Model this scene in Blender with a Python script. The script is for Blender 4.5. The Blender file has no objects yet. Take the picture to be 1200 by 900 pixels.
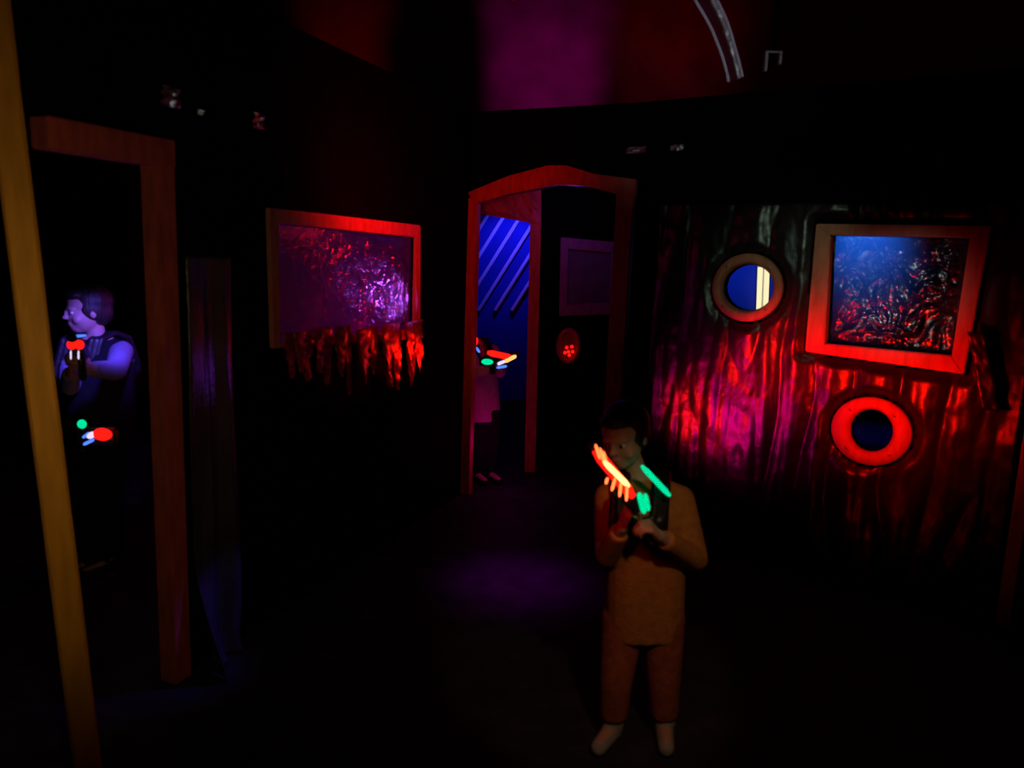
import bpy, bmesh, math, random
from mathutils import Vector, Matrix, noise
from mathutils.geometry import tessellate_polygon
R = math.radians
random.seed(7)
S = bpy.context.scene
COL = S.collection
V = Vector

# ------------------------------------------------------------------ camera
F = 900.0                                  # focal length in pixels of the 1200 px wide frame
PITCH, ROLL, CAMZ = R(9.46), R(2.2), 1.5
C0 = V((0, 0, CAMZ))
FW = V((0, math.cos(PITCH), -math.sin(PITCH)))
X0 = V((1, 0, 0))
U0 = X0.cross(FW)
RX = X0 * math.cos(ROLL) + U0 * math.sin(ROLL)
UP = -X0 * math.sin(ROLL) + U0 * math.cos(ROLL)
cam_d = bpy.data.cameras.new('camera')
cam = bpy.data.objects.new('camera', cam_d)
COL.objects.link(cam)
cam_d.sensor_width = 36
cam_d.lens = 36 * F / 1200
cam_d.clip_start = .02
cam_d.dof.use_dof = True
cam_d.dof.focus_distance = 12
cam_d.dof.aperture_fstop = 3.2
M = Matrix((RX, UP, -FW)).transposed().to_4x4()
M.translation = C0
cam.matrix_world = M
S.camera = cam
S.view_settings.view_transform = 'Standard'
S.view_settings.look = 'None'
S.view_settings.gamma = 1
S.view_settings.exposure = 0
S.view_settings.use_curve_mapping = False


def ray(px, py):
    return (FW * F + RX * (px - 600) + UP * (450 - py)).normalized()


def at(px, py, Y):
    """point seen at a pixel on the upright plane y = Y"""
    d = ray(px, py)
    return C0 + d * (Y / d.y)


class Wall:
    """an upright wall plane through two plan points; n looks to the camera side"""
    def __init__(s, a, b):
        s.o = V((a.x, a.y, 0))
        s.u = V((b.x - a.x, b.y - a.y, 0)).normalized()
        s.n = V((s.u.y, -s.u.x, 0))

    def hit(s, px, py, off=0.0):
        d = ray(px, py)
        o = s.o + s.n * off
        t = (o - C0).dot(s.n) / d.dot(s.n)
        p = C0 + d * t - o
        return (p.dot(s.u), p.z)

    def P(s, u, v, off=0.0):
        return s.o + s.u * u + s.n * off + V((0, 0, v))


# ------------------------------------------------------------------ materials
def mat(name, col, rough=.5, spec=.5, var=.15, scale=30, bump=0.0, metal=0.0, bscale=None, stretch=None):
    m = bpy.data.materials.new(name)
    m.use_nodes = True
    nt = m.node_tree
    b = nt.nodes['Principled BSDF']
    b.inputs['Roughness'].default_value = rough
    b.inputs['Specular IOR Level'].default_value = spec
    b.inputs['Metallic'].default_value = metal
    tc = nt.nodes.new('ShaderNodeTexCoord')
    mp = nt.nodes.new('ShaderNodeMapping')
    if stretch:
        mp.inputs['Scale'].default_value = stretch
    nt.links.new(tc.outputs['Object'], mp.inputs['Vector'])
    n = nt.nodes.new('ShaderNodeTexNoise')
    n.inputs['Scale'].default_value = scale
    n.inputs['Detail'].default_value = 5
    nt.links.new(mp.outputs['Vector'], n.inputs['Vector'])
    cr = nt.nodes.new('ShaderNodeValToRGB')
    cr.color_ramp.elements[0].position = .3
    cr.color_ramp.elements[1].position = .7
    cr.color_ramp.elements[0].color = tuple(max(0, c * (1 - var)) for c in col) + (1,)
    cr.color_ramp.elements[1].color = tuple(min(1, c * (1 + var)) for c in col) + (1,)
    nt.links.new(n.outputs['Fac'], cr.inputs['Fac'])
    nt.links.new(cr.outputs['Color'], b.inputs['Base Color'])
    if bump:
        n2 = nt.nodes.new('ShaderNodeTexNoise')
        n2.inputs['Scale'].default_value = bscale or scale
        n2.inputs['Detail'].default_value = 4
        nt.links.new(mp.outputs['Vector'], n2.inputs['Vector'])
        bp = nt.nodes.new('ShaderNodeBump')
        bp.inputs['Strength'].default_value = bump
        bp.inputs['Distance'].default_value = .01
        nt.links.new(n2.outputs['Fac'], bp.inputs['Height'])
        nt.links.new(bp.outputs['Normal'], b.inputs['Normal'])
    return m


def emit(name, col, strength):
    m = bpy.data.materials.new(name)
    m.use_nodes = True
    nt = m.node_tree
    nt.nodes.remove(nt.nodes['Principled BSDF'])
    e = nt.nodes.new('ShaderNodeEmission')
    e.inputs['Color'].default_value = (*col, 1)
    e.inputs['Strength'].default_value = strength
    nt.links.new(e.outputs['Emission'], nt.nodes['Material Output'].inputs['Surface'])
    return m


def film(name, gloss_fac, rough, milky=0.0, milk=(.6, .6, .6), bump=.5, bscale=40):
    """thin clear plastic: mostly transparent, a glossy crinkled skin, some milkiness"""
    m = bpy.data.materials.new(name)
    m.use_nodes = True
    nt = m.node_tree
    nt.nodes.remove(nt.nodes['Principled BSDF'])
    out = nt.nodes['Material Output']
    tr = nt.nodes.new('ShaderNodeBsdfTransparent')
    gl = nt.nodes.new('ShaderNodeBsdfGlossy')
    gl.inputs['Roughness'].default_value = rough
    tl = nt.nodes.new('ShaderNodeBsdfTranslucent')
    tl.inputs['Color'].default_value = (*milk, 1)
    tc = nt.nodes.new('ShaderNodeTexCoord')
    n = nt.nodes.new('ShaderNodeTexNoise')
    n.inputs['Scale'].default_value = bscale
    n.inputs['Detail'].default_value = 3
    nt.links.new(tc.outputs['Object'], n.inputs['Vector'])
    bp = nt.nodes.new('ShaderNodeBump')
    bp.inputs['Strength'].default_value = bump
    bp.inputs['Distance'].default_value = .01
    nt.links.new(n.outputs['Fac'], bp.inputs['Height'])
    nt.links.new(bp.outputs['Normal'], gl.inputs['Normal'])
    m1 = nt.nodes.new('ShaderNodeMixShader')
    m1.inputs[0].default_value = milky
    nt.links.new(tr.outputs[0], m1.inputs[1])
    nt.links.new(tl.outputs[0], m1.inputs[2])
    m2 = nt.nodes.new('ShaderNodeMixShader')
    m2.inputs[0].default_value = gloss_fac
    nt.links.new(m1.outputs[0], m2.inputs[1])
    nt.links.new(gl.outputs[0], m2.inputs[2])
    nt.links.new(m2.outputs[0], out.inputs['Surface'])
    return m


MT = dict(
    wall=mat('black_painted_board', (.0022, .0020, .0022), .8, .03, .3, 12, .2),
    floor=mat('black_rubber_floor', (.03, .028, .032), .7, .08, .4, 8, .3, bscale=60),
    ceil=mat('maroon_painted_board', (.14, .03, .08), .9, .05, .25, 3),
    frame=mat('orange_painted_timber', (.62, .24, .13), .55, .3, .2, 9, .25, stretch=(4, 4, 1), bscale=40),
    door=mat('red_painted_timber', (.5, .10, .06), .5, .35, .25, 9, .25, stretch=(4, 4, 1), bscale=40),
    pole=mat('ochre_painted_timber', (.62, .27, .018), .6, .25, .16, 7, .3, stretch=(6, 6, 1), bscale=30),
    blueback=mat('blue_painted_backdrop', (.03, .05, .40), .8, .05, .1, 2),
    batten=mat('pale_blue_batten', (.8, .8, .9), .6, .2, .05, 10),
    sheet=mat('black_plastic_sheet', (.015, .010, .012), .34, .8, .3, 10, .25, bscale=28),
    lsheet=mat('grey_plastic_sheet', (.05, .05, .06), .3, .7, .3, 10, .3, bscale=70),
    dull=mat('shade_toned_timber', (.22, .12, .2), .5, .3, .2, 9, .2, stretch=(4, 4, 1)),  # toned darker and mauve, standing in for dimmer violet light on this frame
    led_core=emit('yellow_hot_light', (1, .42, .12), 4),
    pane=mat('dull_grey_panel', (.10, .10, .14), .6, .3, .2, 10),
    ribbon=mat('shiny_red_plastic', (.35, .03, .03), .25, .8, .2, 20, .4, bscale=120),
    film_r=film('crinkled_clear_film', .18, .16, .03, bump=.6, bscale=55),
    film_l=film('milky_crinkled_film', .26, .15, .38, (.5, .42, .5), .6, 60),
    film_s=film('thin_milky_film', .12, .3, .6, (.5, .5, .55), .3, 30),
    foil=mat('silver_foil_tape', (.7, .7, .68), .22, .6, .1, 40, .5, metal=1, bscale=90),
    metal=mat('grey_metal_bracket', (.5, .5, .46), .4, .5, .1, 40, .1, metal=1),
    skin=mat('skin', (.55, .33, .25), .5, .35, .06, 30),
    hair=mat('dark_brown_hair', (.03, .018, .012), .5, .4, .3, 60, .5, stretch=(1, 1, .2)),
    eye=mat('eye_white', (.7, .7, .7), .2, .5, .02, 30),
    iris=mat('dark_iris', (.02, .015, .01), .2, .5, .02, 30),
    black=mat('black_moulded_plastic', (.012, .012, .013), .4, .4, .2, 40),
    shirt_a=mat('orange_brown_jersey', (.50, .20, .05), .9, .1, .15, 40, .3, bscale=120),
    trous_a=mat('rust_brown_trousers', (.35, .10, .05), .9, .1, .2, 40, .3, bscale=120),
    shoe_a=mat('grey_trainer_fabric', (.35, .33, .33), .8, .2, .1, 60, .3),
    shirt_b=mat('lilac_jersey', (.30, .26, .42), .85, .1, .1, 40, .3, bscale=120),
    shirt_c=mat('pink_jersey', (.55, .22, .40), .9, .1, .1, 40, .3, bscale=120),
    dark=mat('dark_trousers_shaded_top', (.012, .012, .016), .9, .1, .2, 40, .2, bscale=120),
    led_red=emit('red_light', (1, .006, .003), 2.5),
    led_hot=emit('hot_red_light', (1, .13, .03), 4),
    led_green=emit('green_light', (.0, .75, .32), 1.1),
    led_dgreen=emit('dim_green_light', (.02, .32, .05), .3),
    led_blue=emit('blue_light', (.08, .22, 1), 1.3),
    led_white=emit('white_light', (.75, .62, 1), 1.2),
    led_warm=emit('amber_light', (1, .45, .12), 1.6),
    led_dim=emit('dim_red_light', (1, .02, .01), .5),
    tube=emit('white_tube', (1, .86, .50), 1.05),
)


# ------------------------------------------------------------------ mesh helpers
def put(name, bm, m, parent=None, smooth=False, kind=None):
    bmesh.ops.recalc_face_normals(bm, faces=bm.faces)
    me = bpy.data.meshes.new(name)
    if parent is not None:
        inv = parent.matrix_world.inverted()
        bm.transform(inv)
    bm.to_mesh(me)
    bm.free()
    o = bpy.data.objects.new(name, me)
    COL.objects.link(o)
    me.materials.append(MT[m])
    if smooth:
        for p in me.polygons:
            p.use_smooth = True
    if parent is not None:
        o.parent = parent
    if kind:
        o['kind'] = kind
    return o


def subpart(name, bm, m, part, root, smooth=False):
    """a piece of a part: its own mesh under the part (parts carry no transform of their own)"""
    o = put(name, bm, m, root, smooth)
    o.parent = part
    return o


def thing(name, label, cat, loc, group=None, mw=None):
    o = bpy.data.objects.new(name, None)
    o.empty_display_size = .1
    COL.objects.link(o)
    o.matrix_world = mw if mw is not None else Matrix.Translation(loc)
    o['label'] = label
    o['category'] = cat
    if group:
        o['group'] = group
    bpy.context.view_layer.update()
    return o


def tag(o, label, cat, group=None):
    o['label'] = label
    o['category'] = cat
    if group:
        o['group'] = group
    return o


def prism(bm, pts, d):
    """closed solid from a ring of coplanar points pushed along d"""
    a = [bm.verts.new(p) for p in pts]
    b = [bm.verts.new(p + d) for p in pts]
    n = len(pts)
    bm.faces.new(a)
    bm.faces.new(b[::-1])
    for i in range(n):
        bm.faces.new((a[i], a[(i + 1) % n], b[(i + 1) % n], b[i]))
    return a + b


def bar(bm, a, b, w, t, side, bev=.004):
    """rectangular bar from a to b, w wide along side, t thick across"""
    ax = (b - a).normalized()
    s = (side - ax * side.dot(ax)).normalized()
    c = ax.cross(s)
    tmp = bmesh.new()
    prism(tmp, [a + s * x * w / 2 + c * y * t / 2 for x, y in ((-1, -1), (1, -1), (1, 1), (-1, 1))], b - a)
    if bev:
        bmesh.ops.bevel(tmp, geom=tmp.edges[:], offset=bev, segments=2, affect='EDGES')
    merge(bm, tmp)


def merge(bm, tmp):
    me = bpy.data.meshes.new('tmp')
    tmp.to_mesh(me)
    tmp.free()
    bm.from_mesh(me)
    bpy.data.meshes.remove(me)


def tube(bm, pts, r, seg=10):
    """round rod through points, radius number or list, capped"""
    n = len(pts)
    rs = r if isinstance(r, (list, tuple)) else [r] * n
    rings = []
    up = V((0, 0, 1))
    for i, p in enumerate(pts):
        ax = (pts[min(i + 1, n - 1)] - pts[max(i - 1, 0)]).normalized()
        if abs(ax.dot(up)) > .95:
            up = V((0, 1, 0)) if abs(ax.y) < .9 else V((1, 0, 0))
        s = ax.cross(up).normalized()
        c = ax.cross(s)
        rings.append([bm.verts.new(p + (s * math.cos(k * 2 * math.pi / seg) + c * math.sin(k * 2 * math.pi / seg)) * rs[i]) for k in range(seg)])
    for i in range(n - 1):
        for k in range(seg):
            bm.faces.new((rings[i][k], rings[i][(k + 1) % seg], rings[i + 1][(k + 1) % seg], rings[i + 1][k]))
    bm.faces.new(rings[0][::-1])
    bm.faces.new(rings[-1])


def ellipsoid(bm, c, ax, r, sub=3):
    mm = Matrix((ax[0] * r[0], ax[1] * r[1], ax[2] * r[2])).transposed().to_4x4()
    mm.translation = c
    bmesh.ops.create_icosphere(bm, subdivisions=sub, radius=1, matrix=mm)


WX, WY, WZ = V((1, 0, 0)), V((0, 1, 0)), V((0, 0, 1))


def rcone(bm, a, ra, b, rb, flat=False, seg=16):
    """tapered limb segment with round ends (or clean flat ends)"""
    if (b - a).length < 1e-5:
        return
    tube(bm, [a, b], [ra, rb], seg)
    if not flat:
        ellipsoid(bm, a, (WX, WY, WZ), (ra,) * 3, 2)
        ellipsoid(bm, b, (WX, WY, WZ), (rb,) * 3, 2)


def fuse(bm, voxel=.005, it=5):
    """melt overlapping closed shapes into one continuous surface"""
    me = bpy.data.meshes.new('tmp')
    bm.to_mesh(me)
    bm.free()
    o = bpy.data.objects.new('tmp', me)
    COL.objects.link(o)
    r = o.modifiers.new('r', 'REMESH')
    r.mode = 'VOXEL'
    r.voxel_size = voxel
    s = o.modifiers.new('s', 'SMOOTH')
    s.factor = .5
    s.iterations = it
    bpy.context.view_layer.update()
    dg = bpy.context.evaluated_depsgraph_get()
    m2 = bpy.data.meshes.new_from_object(o.evaluated_get(dg))
    bpy.data.objects.remove(o)
    bpy.data.meshes.remove(me)
    out = bmesh.new()
    out.from_mesh(m2)
    bpy.data.meshes.remove(m2)
    return out


def plate(bm, W, outer, holes, off, t):
    """wall slab on plane W (u,v rings), with real openings; front face at off, t thick behind it"""
    rings = [outer] + holes
    tris = tessellate_polygon([[V((u, v, 0)) for u, v in r] for r in rings])
    flat = [p for r in rings for p in r]
    f = [bm.verts.new(W.P(u, v, off)) for u, v in flat]
    b = [bm.verts.new(W.P(u, v, off - t)) for u, v in flat]
    for a, c, d in tris:
        bm.faces.new((f[a], f[c], f[d]))
        bm.faces.new((b[a], b[d], b[c]))
    k = 0
    for r in rings:
        n = len(r)
        for i in range(n):
            j = (i + 1) % n
            bm.faces.new((f[k + i], f[k + j], b[k + j], b[k + i]))
        k += n


def inside(u, v, ring):
    c = False
    n = len(ring)
    for i in range(n):
        (x1, y1), (x2, y2) = ring[i], ring[(i + 1) % n]
        if (y1 > v) != (y2 > v) and u < (x2 - x1) * (v - y1) / (y2 - y1) + x1:
            c = not c
    return c


def circle(c, ru, rv, n=48):
    return [(c[0] + ru * math.cos(i * 2 * math.pi / n), c[1] + rv * math.sin(i * 2 * math.pi / n)) for i in range(n)]


def ridge(p):
    return 1 - abs(noise.noise(p)) * 2


def sheet(W, u0, u1, v0, v1, off, du, dv, fn, holes=()):
    """draped sheet: grid on W, pushed off the wall by fn(u,v), given a real thickness"""
    bm = bmesh.new()
    nu, nv = max(2, int((u1 - u0) / du)), max(2, int((v1 - v0) / dv))
    g = {}
    for i in range(nu + 1):
        for j in range(nv + 1):
            u, v = u0 + (u1 - u0) * i / nu, v0 + (v1 - v0) * j / nv
            g[i, j] = bm.verts.new(W.P(u, v, off + fn(u, v)))
    for i in range(nu):
        for j in range(nv):
            u, v = u0 + (u1 - u0) * (i + .5) / nu, v0 + (v1 - v0) * (j + .5) / nv
            if any(inside(u, v, h) for h in holes):
                continue
            bm.faces.new((g[i, j], g[i + 1, j], g[i + 1, j + 1], g[i, j + 1]))
    for vv in [x for x in bm.verts if not x.link_faces]:
        bm.verts.remove(vv)
    return bm


def thicken(o, t=.0015):
    m = o.modifiers.new('thickness', 'SOLIDIFY')
    m.thickness = t
    m.offset = 0


# ------------------------------------------------------------------ planes of the maze
LW = Wall(at(315, 330, 2.95), at(490, 330, 4.1))
RW = Wall(at(957, 340, 3.7), at(1145, 350, 3.32))
DW = Wall(at(552, 400, 4.70), at(740, 400, 4.24))
IW = Wall(V((-.3, 5.3, 0)), V((1, 5.3, 0)))
BW = Wall(V((-4, 8, 0)), V((7, 8, 0)))
TOP = 2.33

# ------------------------------------------------------------------ room shell
bm = bmesh.new()
prism(bm, [V((-4, -.6, 0)), V((7, -.6, 0)), V((7, 8.1, 0)), V((-4, 8.1, 0))], V((0, 0, -.1)))
put('floor', bm, 'floor', kind='structure')
bm = bmesh.new()
prism(bm, [V((-4, -.6, 5)), V((7, -.6, 5)), V((7, 8.1, 5)), V((-4, 8.1, 5))], V((0, 0, .1)))
put('ceiling', bm, 'ceil', kind='structure')
bm = bmesh.new()
prism(bm, [V((-4, 8.02, 0)), V((7, 8.02, 0)), V((7, 8.02, 5)), V((-4, 8.02, 5))], V((0, .1, 0)))
put('wall_back', bm, 'ceil', kind='structure')
bm = bmesh.new()
prism(bm, [V((-2, 8, 0)), V((6, 8, 0)), V((6, 8, 2.25)), V((-2, 8, 2.25))], V((0, .018, 0)))
put('wall_far', bm, 'blueback', kind='structure')

# maze wall on the left, with its rectangular opening
lpost_u = LW.hit(206, 380)[0]
l_out = [LW.hit(*p) for p in ((310, 243), (489, 264), (489, 397), (315, 408))]
l_in = [LW.hit(*p) for p in ((322, 261), (484, 278), (482, 385), (324, 400))]
lc_u = LW.hit(549, 400)[0]
# corner between the left wall and the doorway wall
bm = bmesh.new()
plate(bm, LW, [(lpost_u, .0), (lc_u, 0), (lc_u, TOP), (lpost_u, TOP)], [l_in], 0, .05)
put('wall_left', bm, 'wall', kind='structure')

# maze wall on the right, rectangular opening and two round ones
r_out = [RW.hit(*p) for p in ((960, 263), (1163, 265), (1131, 437), (947, 411))]
r_in = [RW.hit(*p) for p in ((977, 276), (1138, 279), (1117, 416), (970, 402))]
ph1 = RW.hit(878, 337)
ph2 = RW.hit(1022, 504)
ru = lambda x, y, r: abs(RW.hit(x + r, y)[0] - RW.hit(x - r, y)[0]) / 2
rv = lambda x, y, r: abs(RW.hit(x, y + r)[1] - RW.hit(x, y - r)[1]) / 2
p1o = circle(ph1, ru(878, 337, 41), rv(878, 337, 40))
p1i = circle(ph1, ru(878, 337, 30), rv(878, 337, 27))
p2o = circle(ph2, ru(1022, 504, 48), rv(1022, 504, 40))
p2i = circle(ph2, ru(1022, 504, 25), rv(1022, 504, 25))
rl_u = RW.hit(745, 400)[0]
rr_u = RW.hit(1196, 560)[0]
bm = bmesh.new()
plate(bm, RW, [(rl_u, 0), (rr_u, 0), (rr_u, TOP), (rl_u, TOP)], [r_in, p1i, p2i], 0, .05)
put('wall_right', bm, 'wall', kind='structure')

# doorway wall: header above the opening (the opening fills its whole width)
dl, dr = DW.hit(549, 400)[0], DW.hit(748, 400)[0]
arch_low = [DW.hit(*p) for p in ((547, 240), (600, 226), (655, 216), (700, 219), (752, 236))]
bm = bmesh.new()
plate(bm, DW, [(dl - .12, TOP), (dl - .12, arch_low[0][1])] + arch_low[1:-1] + [(dr, arch_low[-1][1]), (dr, TOP)], [], -.02, .05)
put('wall_front', bm, 'wall', kind='structure')

# inner wall behind the doorway
iu0, iu1 = IW.hit(626, 400)[0], IW.hit(742, 400)[0] + .12
bm = bmesh.new()
plate(bm, IW, [(iu0, 0), (iu1, 0), (iu1, TOP), (iu0 - .7, TOP), (iu0 - .7, IW.hit(600, 228)[1]), (iu0, IW.hit(600, 228)[1])], [], 0, .05)
put('wall_inner', bm, 'wall', kind='structure')


# ------------------------------------------------------------------ framed openings
def frame_ring(W, outer, inner, off, t):
    """four mitred boards as one frame, bevelled"""
    bm = bmesh.new()
    for i in range(4):
        j = (i + 1) % 4
        tmp = bmesh.new()
        prism(tmp, [W.P(*outer[i], off), W.P(*outer[j], off), W.P(*inner[j], off), W.P(*inner[i], off)], W.n * t)
        bmesh.ops.recalc_face_normals(tmp, faces=tmp.faces)
        bmesh.ops.bevel(tmp, geom=tmp.edges[:], offset=.004, segments=2, affect='EDGES')
        merge(bm, tmp)
    return bm


def quad_film(W, ring, off, n, fn):
    """crumpled film stretched over a four-cornered opening"""
    bm = bmesh.new()
    g = {}
    (a, b, c, d) = [V((x, y, 0)) for x, y in ring]
    for i in range(n + 1):
        for j in range(n + 1):
            s, t = i / n, j / n
            p = a.lerp(b, s).lerp(d.lerp(c, s), t)
            edge = min(1, 8 * min(s, 1 - s, t, 1 - t))
            g[i, j] = bm.verts.new(W.P(p.x, p.y, off + edge * fn(p.x, p.y, s, t)))
    for i in range(n):
        for j in range(n):
            bm.faces.new((g[i, j], g[i + 1, j], g[i + 1, j + 1], g[i, j + 1]))
    return bm


def crumple(u, v, amp=1.0, k=1.0):
    p = V((u * 9 * k, v * 9 * k, 3.3))
    q = p + V((noise.noise(p * 1.3), noise.noise(p * 1.3 + V((9, 2, 1))), 0)) * .9
    return amp * (.010 * ridge(q) + .006 * ridge(q * 2.3 + V((5, 1, 0))) + .003 * ridge(q * 5.1))


def struct_root(name, loc):
    o = bpy.data.objects.new(name, None)
    o.empty_display_size = .1
    COL.objects.link(o)
    o.location = loc
    o['kind'] = 'structure'
    bpy.context.view_layer.update()
    return o


w1 = struct_root('window_1', LW.P(*l_out[3]))
put('frame', frame_ring(LW, l_out, l_in, .001, .02), 'frame', w1)
put('film', quad_film(LW, l_in, -.01, 200, lambda u, v, s, t: crumple(u, v, .12 + 2.1 * s * math.sqrt(t), 1.35)), 'film_l', w1)
w2 = struct_root('window_2', RW.P(*r_out[3]))
put('frame', frame_ring(RW, r_out, r_in, .001, .055), 'frame', w2)
put('film', quad_film(RW, r_in, -.015, 170, lambda u, v, s, t: crumple(u, v, 1.5, .75)), 'film_r', w2)
# little framed window on the inner wall, a dull panel behind its frame
i_out = [IW.hit(*p) for p in ((657, 278), (722, 284), (720, 368), (655, 370))]
i_in = [IW.hit(*p) for p in ((666, 292), (716, 296), (714, 354), (664, 357))]
w3 = struct_root('window_3', IW.P(*i_out[3]))
put('frame', frame_ring(IW, i_out, i_in, .001, .03), 'dull', w3)
bm = bmesh.new()
prism(bm, [IW.P(*p, .002) for p in i_in], IW.n * .006)
put('pane', bm, 'pane', w3)


def ring_thing(name, label, c, outer, inner, off, t):
    o = thing(name, label, 'porthole', RW.P(c[0], c[1], off))
    bm = bmesh.new()
    n = len(outer)
    prof = [(1, 0), (1, t * .6), (.93, t), (.30, t), (.12, t * .8), (0, t * .3), (0, 0)]      # across the board, out from the wall
    rows = []
    for f, h in prof:
        rows.append([bm.verts.new(RW.P(inner[i][0] + (outer[i][0] - inner[i][0]) * f, inner[i][1] + (outer[i][1] - inner[i][1]) * f, off + h)) for i in range(n)])
    for k in range(len(rows)):
        a, b = rows[k], rows[(k + 1) % len(rows)]
        for i in range(n):
            bm.faces.new((a[i], a[(i + 1) % n], b[(i + 1) % n], b[i]))
    put('ring', bm, 'frame', o, True)
    for a in (45, 135, 225, 315):
        i = int(a / 360 * n)
        p = RW.P((inner[i][0] + outer[i][0]) / 2, (inner[i][1] + outer[i][1]) / 2, off + t)
        bm = bmesh.new()
        ellipsoid(bm, p, (RW.u, WZ, RW.n), (.008, .008, .003), 2)
        put('screw', bm, 'metal', o, True)
    return o


ring_thing('porthole', 'round tan porthole ring around a bright white light tube, left of the square window', ph1, p1o, p1i, .001, .05)
ring_thing('porthole', 'glowing red porthole ring with a dark blue hole, below the square window', ph2, p2o, p2i, .001, .05)

# ------------------------------------------------------------------ door frames
A = DW.P


def board(W, ring, off, t, bev=.004):
    bm = bmesh.new()
    prism(bm, [W.P(*p, off) for p in ring], W.n * t)
    bmesh.ops.recalc_face_normals(bm, faces=bm.faces)
    if bev:
        bmesh.ops.bevel(bm, geom=bm.edges[:], offset=bev, segments=2, affect='EDGES')
    return bm


d1 = struct_root('door_1', DW.P(DW.hit(640, 400)[0], 0))
lj0, lj1 = DW.hit(549, 300)[0], DW.hit(560, 300)[0]
rj0, rj1 = DW.hit(716, 370)[0], DW.hit(736, 370)[0]
put('jamb', board(DW, [(lj0, 0), (lj1, 0), (lj1, DW.hit(560, 235)[1]), (lj0, DW.hit(553, 232)[1])], -.02, .05), 'door', d1)
put('jamb', board(DW, [(rj0, 0), (rj1, 0), (rj1, DW.hit(745, 215)[1]), (rj0, DW.hit(723, 215)[1])], -.02, .05), 'door', d1)
arch = [(553, 226), (600, 207), (645, 195), (668, 195), (700, 205), (748, 211), (747, 233), (722, 227), (690, 219), (655, 217), (600, 228), (558, 240)]
put('header', board(DW, [DW.hit(*p) for p in arch], .0, .045, .003), 'door', d1)

# second frame behind it: centre post and the crinkled red lintel cloth
d2 = struct_root('door_2', IW.P(iu0, 0))
put('post', board(IW, [(IW.hit(617, 500)[0], 0), (IW.hit(629, 500)[0], 0), (IW.hit(634, 240)[0], IW.hit(634, 236)[1]), (IW.hit(622, 240)[0], IW.hit(622, 236)[1])], .002, .05), 'door', d2)
bm = bmesh.new()
g = {}
lq = [IW.hit(*p) for p in ((535, 208), (634, 200), (634, 264), (535, 246))]
put('lintel', quad_film(IW, lq, .055, 60, lambda u, v, s, t:   .03 * ridge(V((u * 5, v * 6, 2))) + .018 * ridge(V((u * 12 + v * 9, v * 5, 6)))), 'door', d2, True)
thicken(d2.children[-1], .006)
bm = bmesh.new()
a_, b_ = IW.hit(601, 212), IW.hit(631, 246)
bar(bm, IW.P(*a_, .085), IW.P(*b_, .085), .03, .03, IW.u)
put('brace', bm, 'door', d2)

# left doorway: its far post, lintel running towards the camera
d3 = struct_root('door_3', LW.P(lpost_u, 0))
lpw = .075
zt = LW.hit(200, 165)[1]
put('jamb', board(LW, [(lpost_u - lpw, 0), (lpost_u, 0), (lpost_u, zt), (lpost_u - lpw, zt)], -.05, .07), 'door', d3)
lu_near = LW.hit(58, 300)[0]
put('lintel', board(LW, [(lu_near, zt - .085), (lpost_u, zt - .085), (lpost_u, zt), (lu_near, zt)], -.045, .07), 'door', d3)
bm = bmesh.new()
plate(bm, LW, [(lu_near - .03, zt), (lpost_u, zt), (lpost_u, TOP), (lu_near - .03, TOP)], [], -.005, .03)
put('panel', bm, 'wall', d3)

# post at the near end of the right wall
d4 = struct_root('trim_1', RW.P(rr_u, 0))
put('board', board(RW, [(rr_u - .012, 0), (rr_u + .04, 0), (rr_u + .04, 1.95), (rr_u - .012, 1.95)], .001, .05), 'frame', d4)

# ------------------------------------------------------------------ ochre pole
pt, pb = at(-8, 0, 1.88), at(103, 900, 1.88)
ax = (pt - pb) / (pt.z - pb.z)
p0, p1 = pb - ax * pb.z, pb + ax * (3.4 - pb.z)
bm = bmesh.new()
sq = []
for k in range(25):
    c = p0.lerp(p1, k / 24)
    w = .033 + .0016 * noise.noise(V((0, 0, k * .9)))
    sq.append([bm.verts.new(c + V(((x * .845 - y * .53) * w, (x * .53 + y * .845) * w, 0)) + V((.002 * noise.noise(V((k, x, y))), 0, 0))) for x, y in
               ((-.8, -1), (.8, -1), (1, -.8), (1, .8), (.8, 1), (-.8, 1), (-1, .8), (-1, -.8))])
for k in range(24):
    for i in range(8):
        bm.faces.new((sq[k][i], sq[k][(i + 1) % 8], sq[k + 1][(i + 1) % 8], sq[k + 1][i]))
bm.faces.new(sq[0][::-1])
bm.faces.new(sq[-1])
tag(put('timber_post', bm, 'pole'), 'leaning ochre yellow timber post nearest the camera, left edge of the photo', 'post')

# ------------------------------------------------------------------ draped plastic
def folds_r(u, v):
    a = noise.noise(V((u * 4.6 + .35 * noise.noise(V((u * 2, v * 2, 4))), v * .7, 0)))
    b = noise.noise(V((u * 12, v * 1.1, 5)))
    c = ridge(V((u * 26 + 2 * v, v * 12, 9)))
    e = ridge(V((u * 6 - v * 5, v * 6 + u * 4, 12)))
    return .010 + .060 * abs(a) ** .85 + .018 * abs(b) + .002 * c + .004 * e


def grow(ring, k):
    cu = sum(p[0] for p in ring) / len(ring)
    cv = sum(p[1] for p in ring) / len(ring)
    return [(cu + (u - cu) * k, cv + (v - cv) * k) for u, v in ring]


hr = [grow(r_out, 1.03), grow(p1o, 1.05), grow(p2o, 1.05)]


def near_ring(u, v):
    d = 9
    for ring in hr:
        for (a, b) in ring:
            d = min(d, (u - a) ** 2 + (v - b) ** 2)
        for i in range(4 if len(ring) == 4 else 0):
            (x1, y1), (x2, y2) = ring[i], ring[(i + 1) % 4]
            L = (x2 - x1) ** 2 + (y2 - y1) ** 2
            t = max(0, min(1, ((u - x1) * (x2 - x1) + (v - y1) * (y2 - y1)) / L))
            d = min(d, (u - x1 - t * (x2 - x1)) ** 2 + (v - y1 - t * (y2 - y1)) ** 2)
    return math.sqrt(d)


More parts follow.
